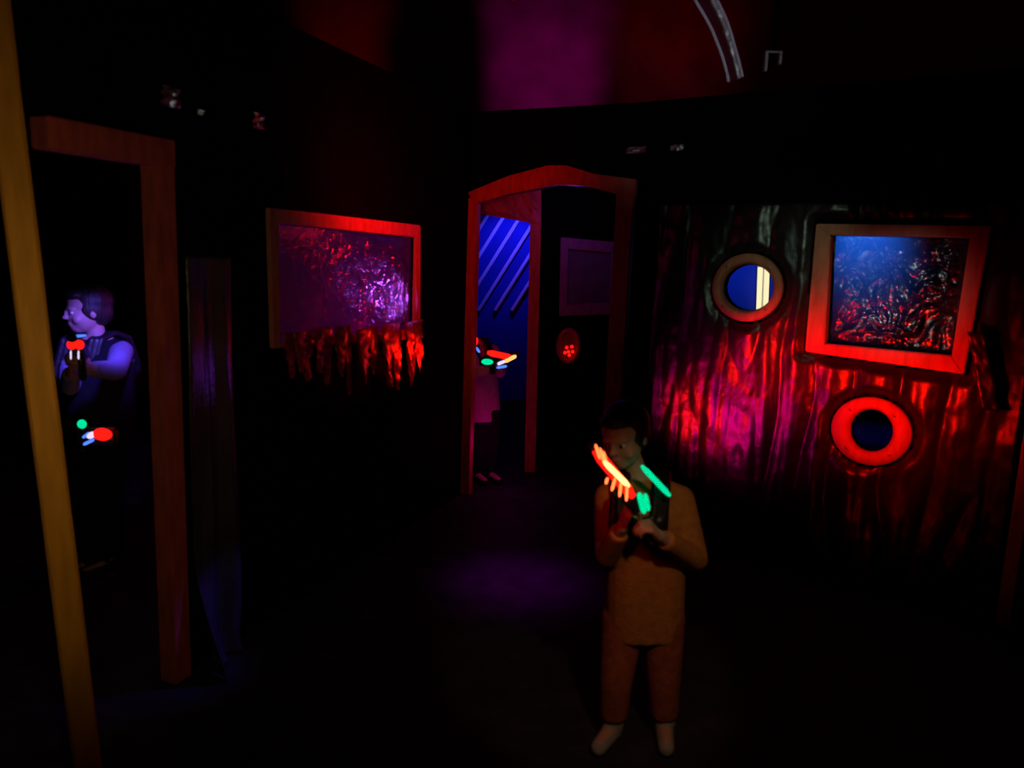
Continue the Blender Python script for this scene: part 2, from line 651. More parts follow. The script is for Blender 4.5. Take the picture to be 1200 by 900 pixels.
def folds_r2(u, v):
    k = min(1, .25 + near_ring(u, v) / .06)
    return .004 + folds_r(u, v) * k


o = put('plastic_sheet', sheet(RW, rl_u + .11, rr_u - .03, .012, 1.80, .004, .010, .014, folds_r2, hr), 'sheet', None, True)
thicken(o)
tag(o, 'glossy black plastic sheet draped in folds over the wall around the portholes, red lit', 'plastic sheet')

# bunched plastic hanging behind the left doorway post
pu0, pu1 = lpost_u + .005, LW.hit(262, 440)[0]
bm = sheet(LW, pu0, pu1, .006, LW.hit(240, 300)[1], .008, .006, .012,
           lambda u, v: .03 + .022 * noise.noise(V((u * 16, v * 1.1, 2))) + .008 * noise.noise(V((u * 40, v * 2, 7)))
           + max(0, .5 - v) ** 2 * (.16 + .9 * noise.noise(V((u * 14, v * 1.5, 1)))))
o = put('plastic_flap', bm, 'lsheet', None, True)
thicken(o)
tag(o, 'faint purple crinkled plastic flap hanging beside the left doorway post down to the floor', 'plastic sheet')

# loose strip below the right end of the square window
su = RW.hit(1148, 390)[0]
bm = bmesh.new()
pts = [RW.hit(*p) for p in ((1146, 388), (1150, 410), (1156, 440), (1162, 478))]
g = []
for k in range(31):
    t = k / 30 * 3
    i = min(2, int(t))
    f = t - i
    c = (pts[i][0] * (1 - f) + pts[i + 1][0] * f, pts[i][1] * (1 - f) + pts[i + 1][1] * f)
    g.append([bm.verts.new(RW.P(c[0] + (j / 6 - .5) * .065, c[1], .088 + .010 * noise.noise(V((j * .8, k * .25, 3))))) for j in range(7)])
for k in range(30):
    for j in range(6):
        bm.faces.new((g[k][j], g[k][j + 1], g[k + 1][j + 1], g[k + 1][j]))
o = put('plastic_strip', bm, 'sheet', None, True)
thicken(o)
tag(o, 'narrow dark plastic strip dangling beside the lower right corner of the square window', 'plastic strip')

# ------------------------------------------------------------------ torn red ribbons under the left window
ords = ['leftmost', 'second', 'third', 'fourth', 'fifth', 'sixth', 'seventh', 'eighth', 'ninth', 'tenth', 'eleventh', 'twelfth', 'rightmost']
rib = [(328, 405, 442), (336, 404, 436), (347, 403, 446), (358, 400, 436), (370, 399, 450), (384, 398, 440), (396, 397, 462),
       (412, 395, 448), (426, 393, 438), (441, 391, 452), (454, 390, 457), (467, 388, 452), (480, 386, 436)]
for k, (x, y0, y1) in enumerate(rib):
    ut, vt = LW.hit(x, y0 - 17 + 5 * (x > 400))
    ub, vb = LW.hit(x + 2, y1)
    bm = bmesh.new()
    g = []
    N = 22
    w0 = .075 + .035 * random.random() + .02 * (x > 400)
    for i in range(N + 1):
        t = i / N
        c = ut + (ub - ut) * t + .008 * noise.noise(V((k * 3, t * 3, 0)))
        v = vt + (vb - vt) * t
        tw = .9 * noise.noise(V((k * 5.1, t * 2.5, 4))) * t * 2
        w = w0 * (1 - .7 * t ** 1.7)
        row = []
        for j in range(5):
            s = j / 4 - .5
            row.append(bm.verts.new(LW.P(c + s * w * math.cos(tw), v, .043 + .016 * (k % 2) + s * w * math.sin(tw) * .4 + .011 * ridge(V((s * 2.4, t * 6, k))))))
        g.append(row)
    for i in range(N):
        for j in range(4):
            bm.faces.new((g[i][j], g[i][j + 1], g[i + 1][j + 1], g[i + 1][j]))
    o = put('plastic_ribbon', bm, 'ribbon', None, True)
    thicken(o, .001)
    lab = ords[k] + (' torn shiny red ribbon hanging below the purple left window' if k in (0, 12) else ' torn shiny red ribbon from the left below the purple window')
    tag(o, lab, 'ribbon', 'torn red ribbons under the left window')


# ------------------------------------------------------------------ small shiny scraps, crumpled tape shaped to carry pale glints
def scrap(W, px, py, w, h, off, label, seed):
    u, v = W.hit(px, py)
    bm = bmesh.new()
    g = {}
    for i in range(9):
        for j in range(9):
            a, b = (i / 8 - .5) * w, (j / 8 - .5) * h
            g[i, j] = bm.verts.new(W.P(u + a + .15 * b, v + b, off + .010 + .014 * noise.noise(V((i * .45 + seed, j * .45, seed)))))
    for i in range(8):
        for j in range(8):
            bm.faces.new((g[i, j], g[i + 1, j], g[i + 1, j + 1], g[i, j + 1]))
    o = put('foil_tape', bm, 'foil')
    thicken(o, .001)
    tag(o, label, 'tape', 'silver scraps on the wall tops')


scrap(LW, 198, 114, .075, .06, .0, 'crumpled silver tape scrap above the left doorway, largest of the three there', 1)
scrap(LW, 233, 132, .03, .018, .0, 'tiny silver tape scrap between two larger ones high on the left', 4)
scrap(LW, 301, 142, .06, .055, .0, 'small silver tape scrap high above the purple left window', 9)
scrap(RW, 749, 177, .12, .035, .03, 'flat silver tape scrap just above the right doorway jamb', 13)
scrap(RW, 797, 174, .07, .03, .03, 'narrow silver tape scrap on the dark wall right of the doorway', 17)
# bracket high on the right
bu, bv = RW.hit(902, 150)
bc = at(905, 76, 3.5)
br = thing('metal_bracket', 'small grey metal bracket hanging from the ceiling beside the curved plastic strip', 'bracket', V((bc.x, bc.y, 5)))
bm = bmesh.new()
bar(bm, bc + V((0, 0, 0)), V((bc.x, bc.y, 5)), .022, .012, WX, .002)
put('rod', bm, 'wall', br)
bm = bmesh.new()
bar(bm, bc + V((-.03, 0, -.03)), bc + V((-.03, 0, .05)), .012, .03, WX, .002)
bar(bm, bc + V((.03, 0, 0)), bc + V((.03, 0, .05)), .010, .03, WX, .002)
bar(bm, bc + V((-.036, 0, .05)), bc + V((.036, 0, .05)), .03, .008, WY, .002)
put('fork', bm, 'metal', br)

# curved clear plastic strip with two beaded edges, hung from the ceiling
L_ = [(800, -46), (812, -6), (832, 30), (845, 62), (851, 82), (854, 96)]
R_ = [(826, -46), (838, -6), (852, 25), (862, 58), (867, 76), (870, 90)]
YS = 3.1


def spl(ps, n=28):
    out = []
    for i in range(n + 1):
        t = i / n * (len(ps) - 1)
        k = min(len(ps) - 2, int(t))
        f = t - k
        q = [V(ps[max(0, min(len(ps) - 1, k + d))]) for d in (-1, 0, 1, 2)]
        out.append(.5 * ((2 * q[1]) + (q[2] - q[0]) * f + (2 * q[0] - 5 * q[1] + 4 * q[2] - q[3]) * f * f + (3 * q[1] - q[0] - 3 * q[2] + q[3]) * f ** 3))
    return out


Lp = [at(p.x, p.y, YS) for p in spl(L_)]
Rp = [at(p.x, p.y, YS + .06) for p in spl(R_)]
e = thing('plastic_hose', 'curved clear plastic strip with pale edges hanging down from the ceiling at the top', 'hanging strip', V((Lp[0].x, Lp[0].y, Lp[0].z)))
bm = bmesh.new()
g = []
for a, b in zip(Lp, Rp):
    g.append([bm.verts.new(a.lerp(b, j / 6) + V((0, .03 * math.sin(j / 6 * math.pi), 0))) for j in range(7)])
for k in range(len(g) - 1):
    for j in range(6):
        bm.faces.new((g[k][j], g[k][j + 1], g[k + 1][j + 1], g[k + 1][j]))
put('strip', bm, 'film_s', e, True)
for pts in (Lp, Rp):
    bm = bmesh.new()
    tube(bm, pts, .006, 8)
    put('edge_bead', bm, 'batten', e, True)
tp = (Lp[0] + Rp[0]) / 2
bm = bmesh.new()
bar(bm, V((tp.x, tp.y, tp.z - .01)), V((tp.x, tp.y, 5)), .14, .02, WX, .003)
put('hanger', bm, 'black', e)
# hook added to carry a short pale glint at the top centre
hc = at(597, -4, 4.2)
h = thing('glint_hook', 'small pale hook added for a glint at the top centre', 'hook', V((hc.x, hc.y, 5)))
bm = bmesh.new()
tube(bm, [V((hc.x, hc.y, 5)), hc + V((-.0, 0, .02)), hc + V((.01, 0, -.002)), hc + V((.03, 0, -.022))], .006, 8)
put('hook', bm, 'metal', h, True)

# ------------------------------------------------------------------ far blue room
ords6 = ['leftmost', 'second', 'third', 'fourth', 'fifth', 'rightmost']
for k in range(6):
    xt = 578 + k * 19.5
    tb = 1.0
    a, b = BW.hit(xt - 6, 252), BW.hit(xt - 76, 364)
    bm = bmesh.new()
    bar(bm, BW.P(a[0], a[1], .026), BW.P(b[0], b[1], .026), .032, .04, BW.u, .006)
    o = put('slanted_batten', bm, 'batten')
    tag(o, ords6[k] + ' slanted pale blue batten on the far blue wall through the doorway' if k in (0, 5) else ords6[k] + ' slanted pale blue batten from the left on the far blue wall', 'batten', 'slanted battens on the blue wall')
# twin white tubes seen through the upper porthole
t1 = BW.hit(884, 338)
tl = thing('tube_light', 'twin white fluorescent tube light seen through the upper round porthole', 'light', BW.P(t1[0] + .05, t1[1], 0))
bm = bmesh.new()
bar(bm, BW.P(*BW.hit(891, 372), .02), BW.P(*BW.hit(893, 303), .02), .11, .035, BW.u, .005)
put('housing', bm, 'metal', tl)
for xb, yb, xt, yt in ((887, 364, 889, 313), (895, 361, 897, 310)):
    bm = bmesh.new()
    tube(bm, [BW.P(*BW.hit(xb, yb), .06), BW.P(*BW.hit(xt, yt), .06)], .025, 14)
    put('tube', bm, 'tube', tl, True)

# red target sensor on the inner wall
tc = IW.hit(666, 405)
ts = thing('target_sensor', 'oval dark red sensor with glowing red lights under the small inner window', 'sensor', IW.P(tc[0], tc[1], 0))
bm = bmesh.new()
ri, ro = circle(tc, .055, .095, 40), circle(tc, .085, .125, 40)
rows = []
for f, hh in ((1, .001), (1, .03), (.7, .045), (.2, .04), (0, .015), (0, .001)):
    rows.append([bm.verts.new(IW.P(ri[i][0] + (ro[i][0] - ri[i][0]) * f, ri[i][1] + (ro[i][1] - ri[i][1]) * f, hh)) for i in range(40)])
for k in range(6):
    for i in range(40):
        bm.faces.new((rows[k][i], rows[k][(i + 1) % 40], rows[(k + 1) % 6][(i + 1) % 40], rows[(k + 1) % 6][i]))
put('housing', bm, 'door', ts, True)
bm = bmesh.new()
prism(bm, [IW.P(*p, .002) for p in ri], IW.n * .012)
put('face', bm, 'ribbon', ts)
for dx, dy in ((-3, 3), (3, 2), (-1, 8), (4, 8), (0, 12), (-5, 9)):
    q = IW.hit(667 + dx, 404 + dy)
    bm = bmesh.new()
    ellipsoid(bm, IW.P(*q, .016), (IW.u, WZ, IW.n), (.011, .011, .008), 2)
    put('lamp', bm, 'led_red', ts, True)


# ------------------------------------------------------------------ people
def hand(bm, wr, d, n, side, k, curl=(.5, .8, .7)):
    """palm, four bent fingers of unequal length and a thumb leaving the side of the palm"""
    d = d.normalized()
    n = (n - d * n.dot(d)).normalized()
    s = d.cross(n) * side
    for i in range(4):
        b = wr + d * (.060 if i in (1, 2) else .055) * k + s * (1.5 - i) * .0145 * k
        rcone(bm, wr + s * (1.5 - i) * .009 * k, .012 * k, b, .0105 * k, seg=10)
        L = (.030, .034, .031, .024)[i] * k
        a, p = 0, b
        for j in range(3):
            a += curl[j]
            q = p + (d * math.cos(a) + n * math.sin(a)) * L * (1, .75, .6)[j]
            rcone(bm, p, (.0085, .0078, .007)[j] * k, q, (.0078, .007, .0062)[j] * k, seg=10)
            p = q
    b = wr + d * .018 * k + s * .018 * k
    q = b + (d * .55 + s * .65 + n * .35).normalized() * .030 * k
    r = q + (d * .75 + s * .15 + n * .6).normalized() * .026 * k
    rcone(bm, b, .011 * k, q, .009 * k, seg=10)
    rcone(bm, q, .009 * k, r, .0075 * k, seg=10)


def head(bm, c, f, u, h):
    """cranium, jaw, brow, nose, lips, ears; h = head height"""
    f = f.normalized()
    u = (u - f * u.dot(f)).normalized()
    r = f.cross(u)
    P = lambda x, y, z: c + (r * x + f * y + u * z) * h
    E = lambda x, y, z, a, b, g: ellipsoid(bm, P(x, y, z), (r, f, u), (a * h, b * h, g * h), 3)
    E(0, -.06, .14, .345, .42, .36)
    E(0, .08, -.10, .30, .30, .36)
    E(0, .19, -.30, .17, .17, .16)
    E(0, .30, .07, .22, .09, .06)
    E(.17, .24, -.14, .12, .10, .11)
    E(-.17, .24, -.14, .12, .10, .11)
    E(0, .385, -.03, .035, .05, .09)
    E(0, .42, -.10, .058, .065, .048)
    E(0, .355, -.225, .10, .045, .026)
    E(0, .345, -.27, .085, .045, .028)
    for s in (-1, 1):
        E(s * .34, -.03, -.02, .035, .075, .12)
    return P, (r, f, u)


def person(name, label, J, k, mats, hand_n, hair_len=0.0, voxel=.0045):
    """J: world joints. k: size factor. one continuous body, clothing and hair as children"""
    base = V((J['pelvis'].x, J['pelvis'].y, 0))
    root = thing(name, label, 'person', base)
    ac = (J['shR'] - J['shL']).normalized()
    b = bmesh.new()
    P, fr = head(b, J['head'], J['face'], J['up'], J['hh'])
    neck0 = J['head'] - fr[2] * J['hh'] * .33 - fr[1] * J['hh'] * .1
    rcone(b, neck0, .038 * k, J['neck'], .042 * k)
    for s in (-1, 1):
        rcone(b, J['chest'] + ac * s * .05 * k, .078 * k, J['pelvis'] + ac * s * .04 * k, .075 * k)
    rcone(b, J['neck'], .045 * k, J['chest'], .08 * k)
    for sd in 'LR':
        rcone(b, J['neck'], .042 * k, J['sh' + sd], .042 * k)
        rcone(b, J['sh' + sd], .043 * k, J['el' + sd], .033 * k)
        rcone(b, J['el' + sd], .032 * k, J['wr' + sd], .022 * k)
        rcone(b, J['hip' + sd], .072 * k, J['kn' + sd], .047 * k)
        rcone(b, J['kn' + sd], .046 * k, J['an' + sd], .030 * k)
        hd = J['hd' + sd]
        hand(b, J['wr' + sd], hd, hand_n[sd], 1 if sd == 'R' else -1, k * 1.05, J.get('curl', (.5, .8, .7)))
        t = J['toe' + sd]
        rcone(b, J['an' + sd] + V((0, 0, -.02 * k)), .030 * k, t, .024 * k)
    put('body', fuse(b, voxel, 4), 'skin', root, True)
    hh = J['hh']
    for s in (-1, 1):
        bm = bmesh.new()
        ellipsoid(bm, P(s * .135, .315, .0), fr, (.060 * hh, .045 * hh, .042 * hh), 3)
        ey = put('eye', bm, 'eye', root, True)
        bm = bmesh.new()
        ellipsoid(bm, P(s * .135, .352, .0), fr, (.028 * hh, .014 * hh, .030 * hh), 2)
        subpart('iris', bm, 'iris', ey, root, True)
    # hair: a cap over crown, back and sides
    b = bmesh.new()
    for x, y, z, a_, g_, h_ in ((0, -.12, .2, .385, .42, .36), (0, -.22, -.02, .35, .28, .34 + hair_len), (.24, -.08, .06, .14, .26, .26 + hair_len * .6), (-.24, -.08, .06, .14, .26, .26 + hair_len * .6), (0, .2, .36, .26, .2, .12)):
        ellipsoid(b, P(x, y, z), fr, (a_ * hh, g_ * hh, h_ * hh), 3)
    put('hair', fuse(b, .006, 3), 'hair', root, True)
    # shirt
    b = bmesh.new()
    hem = J.get('hem', J['pelvis'])
    for s in (-1, 0, 1):
        rcone(b, J['chest'] + ac * s * .055 * k, .095 * k, hem + ac * s * .05 * k, .1 * k, True)
        ellipsoid(b, J['chest'] + ac * s * .05 * k, (WX, WY, WZ), (.094 * k,) * 3, 2)
    rcone(b, J['neck'] - V((0, 0, .012 * k)), .055 * k, J['chest'], .09 * k, True)
    for sd in 'LR':
        rcone(b, J['neck'] - V((0, 0, .02 * k)), .05 * k, J['sh' + sd], .052 * k)
        if 'sleeve' in mats:
            b2, b = b, bmesh.new()
        rcone(b, J['sh' + sd], .054 * k, J['el' + sd], .044 * k)
        e_ = J['el' + sd].lerp(J['wr' + sd], J.get('sleeve', .85))
        rcone(b, J['el' + sd], .044 * k, e_, .036 * k, True)
        if 'sleeve' in mats:
            put('sleeve', fuse(b, .007, 4), mats['sleeve'], root, True)
            b = b2
    put(mats.get('top', 'shirt'), fuse(b, .007, 4), mats['shirt'], root, True)
    b = bmesh.new()
    for sd in 'LR':
        rcone(b, J['hip' + sd], .085 * k, J['kn' + sd], .062 * k)
        rcone(b, J['kn' + sd], .062 * k, J['an' + sd].lerp(J['kn' + sd], .12), .052 * k, True)
    rcone(b, J['hipL'], .085 * k, J['hipR'], .085 * k)
    rcone(b, J['pelvis'], .09 * k, (J['hipL'] + J['hipR']) / 2, .09 * k)
    put('trousers', fuse(b, .007, 4), mats['trousers'], root, True)
    for sd in 'LR':
        b = bmesh.new()
        an, t = J['an' + sd], J['toe' + sd]
        g = V((0, 0, .034 * k))
        heel = V((an.x, an.y, 0)) + g
        toe = V((t.x, t.y, 0)) + g * .85
        rcone(b, an - V((0, 0, .0)), .042 * k, heel, .038 * k)
        rcone(b, heel, .036 * k, toe, .030 * k)
        fb = fuse(b, .005, 3)
        for v in fb.verts:
            v.co.z = max(v.co.z, .002)
        put('shoe', fb, mats['shoe'], root, True)
    return root, P, fr


def harness(root, J, k, back=False):
    """black shoulder harness worn over the top, light housings as children"""
    b = bmesh.new()
    f = J['face'] - WZ * J['face'].z
    f = J.get('bodyf', f).normalized()
    ac = (J['shR'] - J['shL']).normalized()
    for s, sd in ((-1, 'L'), (1, 'R')):
        m = J['neck'].lerp(J['sh' + sd], .55)
        fr_, bk = m + f * .115 * k - WZ * .1 * k, m - f * .115 * k - WZ * .1 * k
        pts = [fr_ - WZ * .03 * k, fr_, m + f * .07 * k + WZ * .035 * k, m + WZ * .062 * k, m - f * .07 * k + WZ * .035 * k, bk, bk - WZ * .03 * k]
        for i in range(6):
            for w in (-.022, 0, .022):
                rcone(b, pts[i] + ac * w * k, .014 * k, pts[i + 1] + ac * w * k, .014 * k, seg=8)
    c = J['chest'] + f * .108 * k
    for w in (-.05, 0, .05):
        rcone(b, c + ac * w * k + WZ * .02 * k, .02 * k, c + ac * w * k - WZ * .05 * k, .02 * k, seg=8)
    c = J['chest'] - f * .108 * k
    for w in (-.05, 0, .05):
        rcone(b, c + ac * w * k + WZ * .02 * k, .02 * k, c + ac * w * k - WZ * .05 * k, .02 * k, seg=8)
    return put('harness', fuse(b, .006, 3), 'black', root, True)


def rod(a, b, r, seg=10):
    bm = bmesh.new()
    d = (b - a)
    n = 6
    pts = [a + d * (i / n) for i in range(n + 1)]
    rs = [r * .55] + [r] * (n - 1) + [r * .55]
    tube(bm, pts, rs, seg)
    return bm


def blaster(label, back, muz, up, k=1.0, name='laser_blaster'):
    """toy light gun: shell, grip, trigger, barrel; back = rear of shell, muz = muzzle tip"""
    x = (muz - back)
    L = x.length
    x.normalize()
    z = (up - x * up.dot(x)).normalized()
    y = z.cross(x)
    mw = Matrix((x, y, z)).transposed().to_4x4()
    mw.translation = back
    t = thing(name, label, 'toy gun', back, None, mw)
    Q = lambda a, b, c: back + x * a + y * b + z * c
    bm = bmesh.new()
    prof = [(0, .015), (.02, .032), (L * .45, .034), (L * .62, .024), (L * .62, -.018), (L * .3, -.024), (.03, -.02), (0, -.008)]
    tmp = bmesh.new()
    prism(tmp, [Q(a, -.02 * k, c * k) for a, c in prof], y * .04 * k)
    bmesh.ops.recalc_face_normals(tmp, faces=tmp.faces)
    bmesh.ops.bevel(tmp, geom=tmp.edges[:], offset=.005 * k, segments=2, affect='EDGES')
    merge(bm, tmp)
    put('shell', bm, 'black', t)
    bm = bmesh.new()
    bar(bm, Q(L * .2, 0, -.015 * k), Q(L * .1, 0, -.105 * k), .034 * k, .026 * k, x, .006 * k)
    put('grip', bm, 'black', t)
    bm = bmesh.new()
    tube(bm, [Q(L * .33, 0, -.02 * k), Q(L * .36, 0, -.04 * k), Q(L * .33, 0, -.055 * k)], .005 * k, 8)
    put('trigger', bm, 'metal', t, True)
    bm = bmesh.new()
    tube(bm, [Q(L * .6, 0, .004 * k), Q(L * .96, 0, .004 * k), Q(L, 0, .004 * k)], [.016 * k, .014 * k, .017 * k], 16)
    put('barrel', bm, 'black', t, True)
    return t, Q, L


# --- child in the foreground
YA = 2.25
a = lambda x, y, d=0: at(x, y, YA + d)
gA = lambda x, y, d=0: V((a(x, y, d).x, a(x, y, d).y, 0))
ank = lambda x, d: V((at(x, 880, YA + d).x, YA + d, .055))
JA = dict(head=a(731, 512), face=V((-.55, -.8, -.25)), up=V((-.12, 0, 1)), hh=.19,
          neck=a(747, 560, .02), chest=a(758, 606, .02), pelvis=a(755, 712, .03),
          shL=a(797, 585, .03), shR=a(713, 583, .0), elL=a(816, 655, -.02), elR=a(711, 652, -.03),
          wrL=a(772, 628, -.15), wrR=a(729, 618, -.15),
          hipL=a(777, 722, .03), hipR=a(731, 722, .03), knL=a(778, 800, .0), knR=a(722, 798, -.02),
          anL=ank(776, 0.0), anR=ank(716, -.02), toeL=ank(779, 0.0) + V((-.02, -.10, -.025)), toeR=ank(711, -.02) + V((-.04, -.09, -.025)),
          hdL=a(748, 601, -.19) - a(772, 628, -.15), hdR=a(737, 588, -.17) - a(729, 618, -.15), curl=(.9, 1.0, .8), hem=a(755, 742, .03), bodyf=V((-.2, -1, 0)))
rootA, PA, fA = person('person', 'small child in orange brown top standing in the foreground holding a red lit toy gun', JA, .84,
                       dict(shirt='shirt_a', trousers='trous_a', shoe='shoe_a', top='long_top'), dict(L=V((-.8, -.2, .3)), R=V((.9, .1, .1))))
hA = harness(rootA, JA, .84)
hb = lambda n, bm, m: subpart(n, bm, m, hA, rootA, True)
hb('green_light', rod(a(752, 546, -.10), a(785, 581, -.09), .0085), 'led_green')
hb('dim_light', rod(a(741, 592, -.13), a(745, 606, -.13), .007), 'led_dgreen')

gun, Q, L = blaster('toy light gun with glowing red barrel lights held by the foreground child', a(748, 598, -.22), a(693, 520, -.27), V((.15, -1, .1)))
for x0, y0, x1, y1 in ((698, 521, 703, 538), (703, 525, 708, 543), (707, 529, 712, 547), (712, 560, 710, 575 - 8), (721, 560, 717, 575), (728, 564, 726, 582), (735, 568, 734, 587)):  # glowing rods take the shape of the moving lights' trails
    put('red_light', rod(a(x0, y0, -.30), a(x1, y1, -.30), .0034), 'led_hot', gun, True)
put('trail_core', rod(a(708, 541, -.305), a(737, 570, -.295), .0075), 'led_core', gun, True)  # core and wider rod below follow the same light trail
put('trail_glow', rod(a(697, 528, -.285), a(742, 582, -.275), .015), 'led_red', gun, True)
put('green_light', rod(a(749, 578, -.26), a(755, 601, -.25), .0085), 'led_green', gun, True)
put('green_light', rod(a(756, 579, -.26), a(760, 598, -.25), .0065), 'led_green', gun, True)

# --- child in the left room
YB = 3.3
b_ = lambda x, y, d=0: at(x, y, YB + d)
ank = lambda x, d: V((at(x, 600, YB + d).x, YB + d, .06))
JB = dict(head=b_(102, 364), face=V((-.72, -.66, -.08)), up=V((.03, 0, 1)), hh=.205,
          neck=b_(114, 398, .02), chest=b_(116, 432, .02), pelvis=b_(118, 520, .03),
          shL=b_(142, 412, .06), shR=b_(84, 412, -.02), elL=b_(136, 434, -.20), elR=b_(82, 452, -.12),
          wrL=b_(102, 433, -.33), wrR=b_(84, 434, -.30),
          hipL=b_(127, 530, .04), hipR=b_(108, 530, .02), knL=b_(128, 600, .02), knR=b_(106, 600, -.02),
          anL=ank(128, .03), anR=ank(104, 0), toeL=ank(128, .03) + V((-.06, -.10, -.025)), toeR=ank(104, 0) + V((-.07, -.10, -.025)),
          hdL=b_(90, 420, -.37) - b_(102, 433, -.33), hdR=b_(86, 414, -.34) - b_(84, 434, -.30), curl=(.9, 1.0, .8), bodyf=V((-.45, -.9, 0)), sleeve=.8)
rootB, PB, fB = person('person', 'child with purple lit face and lilac sleeves in the left doorway, aiming a toy gun', JB, .95,
                       dict(shirt='dark', sleeve='shirt_b', trousers='dark', shoe='black', top='shirt'), dict(L=V((-.7, -.2, .4)), R=V((.8, 0, .2))))  # torso cloth darkened to stand for shade, sleeves keep the lilac
hB = harness(rootB, JB, .95)
# pack worn at the waist
c = b_(113, 512, -.16)
b = bmesh.new()
bar(b, c + V((-.085, 0, .0)), c + V((.085, .02, .0)), .085, .05, WZ, .012)
bar(b, c + V((-.02, .05, .0)), c + V((-.02, .11, .0)), .07, .03, WZ, .006)
pk = put('waist_pack', b, 'black', rootB)
pb_ = lambda n, bm, m: subpart(n, bm, m, pk, rootB, True)
bm = bmesh.new(); ellipsoid(bm, b_(120, 509, -.22), (WX, WY, WZ), (.040, .015, .026), 3); pb_('red_light', bm, 'led_red')
bm = bmesh.new(); ellipsoid(bm, b_(107, 510, -.22), (V((.8, 0, .5)), WY, V((-.5, 0, .8))), (.022, .012, .014), 3); pb_('white_light', bm, 'led_white')
pb_('blue_light', rod(b_(98, 521, -.22), b_(110, 515, -.22), .007), 'led_blue')
pb_('blue_light', rod(b_(97, 513, -.22), b_(105, 507, -.22), .006), 'led_blue')
bm = bmesh.new(); ellipsoid(bm, b_(96, 497, -.21), (WX, WY, WZ), (.019, .012, .019), 3); pb_('green_light', bm, 'led_green')
gunB, Q, L = blaster('toy light gun with twin red lamps raised by the child in the left doorway', b_(98, 416, -.30), b_(84, 397, -.62), V((0, 0, 1)))
for x in (84, 93):
    bm = bmesh.new(); ellipsoid(bm, b_(x, 404, -.60), (WX, WY, WZ), (.016, .012, .017), 3); put('red_light', bm, 'led_red', gunB, True)
    put('white_light', rod(b_(x - 1, 411, -.58), b_(x - 1, 421, -.56), .0028), 'led_white', gunB, True)
put('blue_light', rod(b_(78, 395, -.60), b_(101, 393, -.58), .0048), 'led_blue', gunB, True)

# --- child beyond the centre doorway
YC = 4.98
c_ = lambda x, y, d=0: at(x, y, YC + d)
ank = lambda x, d: V((at(x, 500, YC + d).x, YC + d, .06))
JC = dict(head=c_(540, 374), face=V((.75, -.6, -.1)), up=V((-.05, 0, 1)), hh=.2,
          neck=c_(553, 398, .02), chest=c_(561, 420, .02), pelvis=c_(566, 474, .03),
          shL=c_(578, 412, .06), shR=c_(551, 410, -.05), elL=c_(586, 436, -.05), elR=c_(557, 437, -.16),
          wrL=c_(588, 431, -.17), wrR=c_(574, 432, -.22),
          hipL=c_(574, 484, .04), hipR=c_(560, 484, .02), knL=c_(575, 525, .02), knR=c_(560, 525, -.02),
          anL=ank(576, .03), anR=ank(560, 0), toeL=ank(576, .03) + V((.06, -.10, -.025)), toeR=ank(560, 0) + V((.06, -.10, -.025)),
          hdL=c_(592, 424, -.21) - c_(588, 431, -.17), hdR=c_(580, 426, -.25) - c_(574, 432, -.22), curl=(.9, 1.0, .8), bodyf=V((.45, -.9, 0)), hem=c_(566, 492, .03))
rootC, PC, fC = person('person', 'child in pink top half hidden behind the centre doorway jamb, facing right', JC, .86,
                       dict(shirt='shirt_c', trousers='dark', shoe='black', top='shirt'), dict(L=V((-.6, -.5, .4)), R=V((.6, -.2, .4))))
hC = harness(rootC, JC, .86)
hc_ = lambda n, bm, m: subpart(n, bm, m, hC, rootC, True)
bm = bmesh.new(); ellipsoid(bm, c_(556, 401, -.13), (WX, WY, V((.2, 0, 1))), (.022, .014, .034), 3); hc_('red_light', bm, 'led_red')
hc_('blue_light', rod(c_(558, 407, -.13), c_(562, 413, -.13), .008), 'led_blue')
gunC, Q, L = blaster('toy light gun glowing red and green held by the child beyond the centre doorway', c_(568, 421, -.28), c_(607, 415, -.36), V((0, -.3, 1)))
put('red_light', rod(c_(571, 413, -.40), c_(600, 419, -.40), .018), 'led_red', gunC, True)
put('amber_light', rod(c_(591, 424, -.41), c_(605, 417, -.41), .012), 'led_warm', gunC, True)
put('white_light', rod(c_(583, 427, -.41), c_(592, 423, -.41), .010), 'led_white', gunC, True)
bm = bmesh.new(); ellipsoid(bm, c_(571, 424, -.40), (WX, WY, WZ), (.036, .015, .018), 3); put('green_light', bm, 'led_green', gunC, True)
put('blue_light', rod(c_(582, 431, -.40), c_(594, 429, -.40), .008), 'led_blue', gunC, True)


# ------------------------------------------------------------------ lights
def lamp(name, kind, loc, col, e, size=.05, tgt=None, ang=60, blend=.6):
    d = bpy.data.lights.new(name, kind)
    d.color = col
    d.energy = e
    d.shadow_soft_size = size
    o = bpy.data.objects.new(name, d)
    COL.objects.link(o)
    o.location = loc
    if kind == 'SPOT':
        d.spot_size = R(ang)
        d.spot_blend = blend
        o.rotation_euler = (V(tgt) - V(loc)).to_track_quat('-Z', 'Y').to_euler()
    return o


RED, MAG, PUR, BLU, WARM = (1, .004, .001), (1, .0, .45), (.2, .03, 1), (.035, .02, 1), (1, .6, .32)
wd = bpy.data.worlds.new('world')
S.world = wd
wd.use_nodes = True
wd.node_tree.nodes['Background'].inputs[0].default_value = (0, 0, 0, 1)



def mirror(W, px, py, dist):
    """where a lamp must stand for the flat wall to mirror it at a pixel"""
    p = W.P(*W.hit(px, py))
    d = ray(px, py)
    return p + (d - W.n * 2 * d.dot(W.n)) * dist


# red lamp hung between the left window and the doorway
lamp('red_hanging_lamp', 'SPOT', at(545, 238, 3.4), RED, 15, .05, (-.85, 4.1, 2.0), 168, .7)
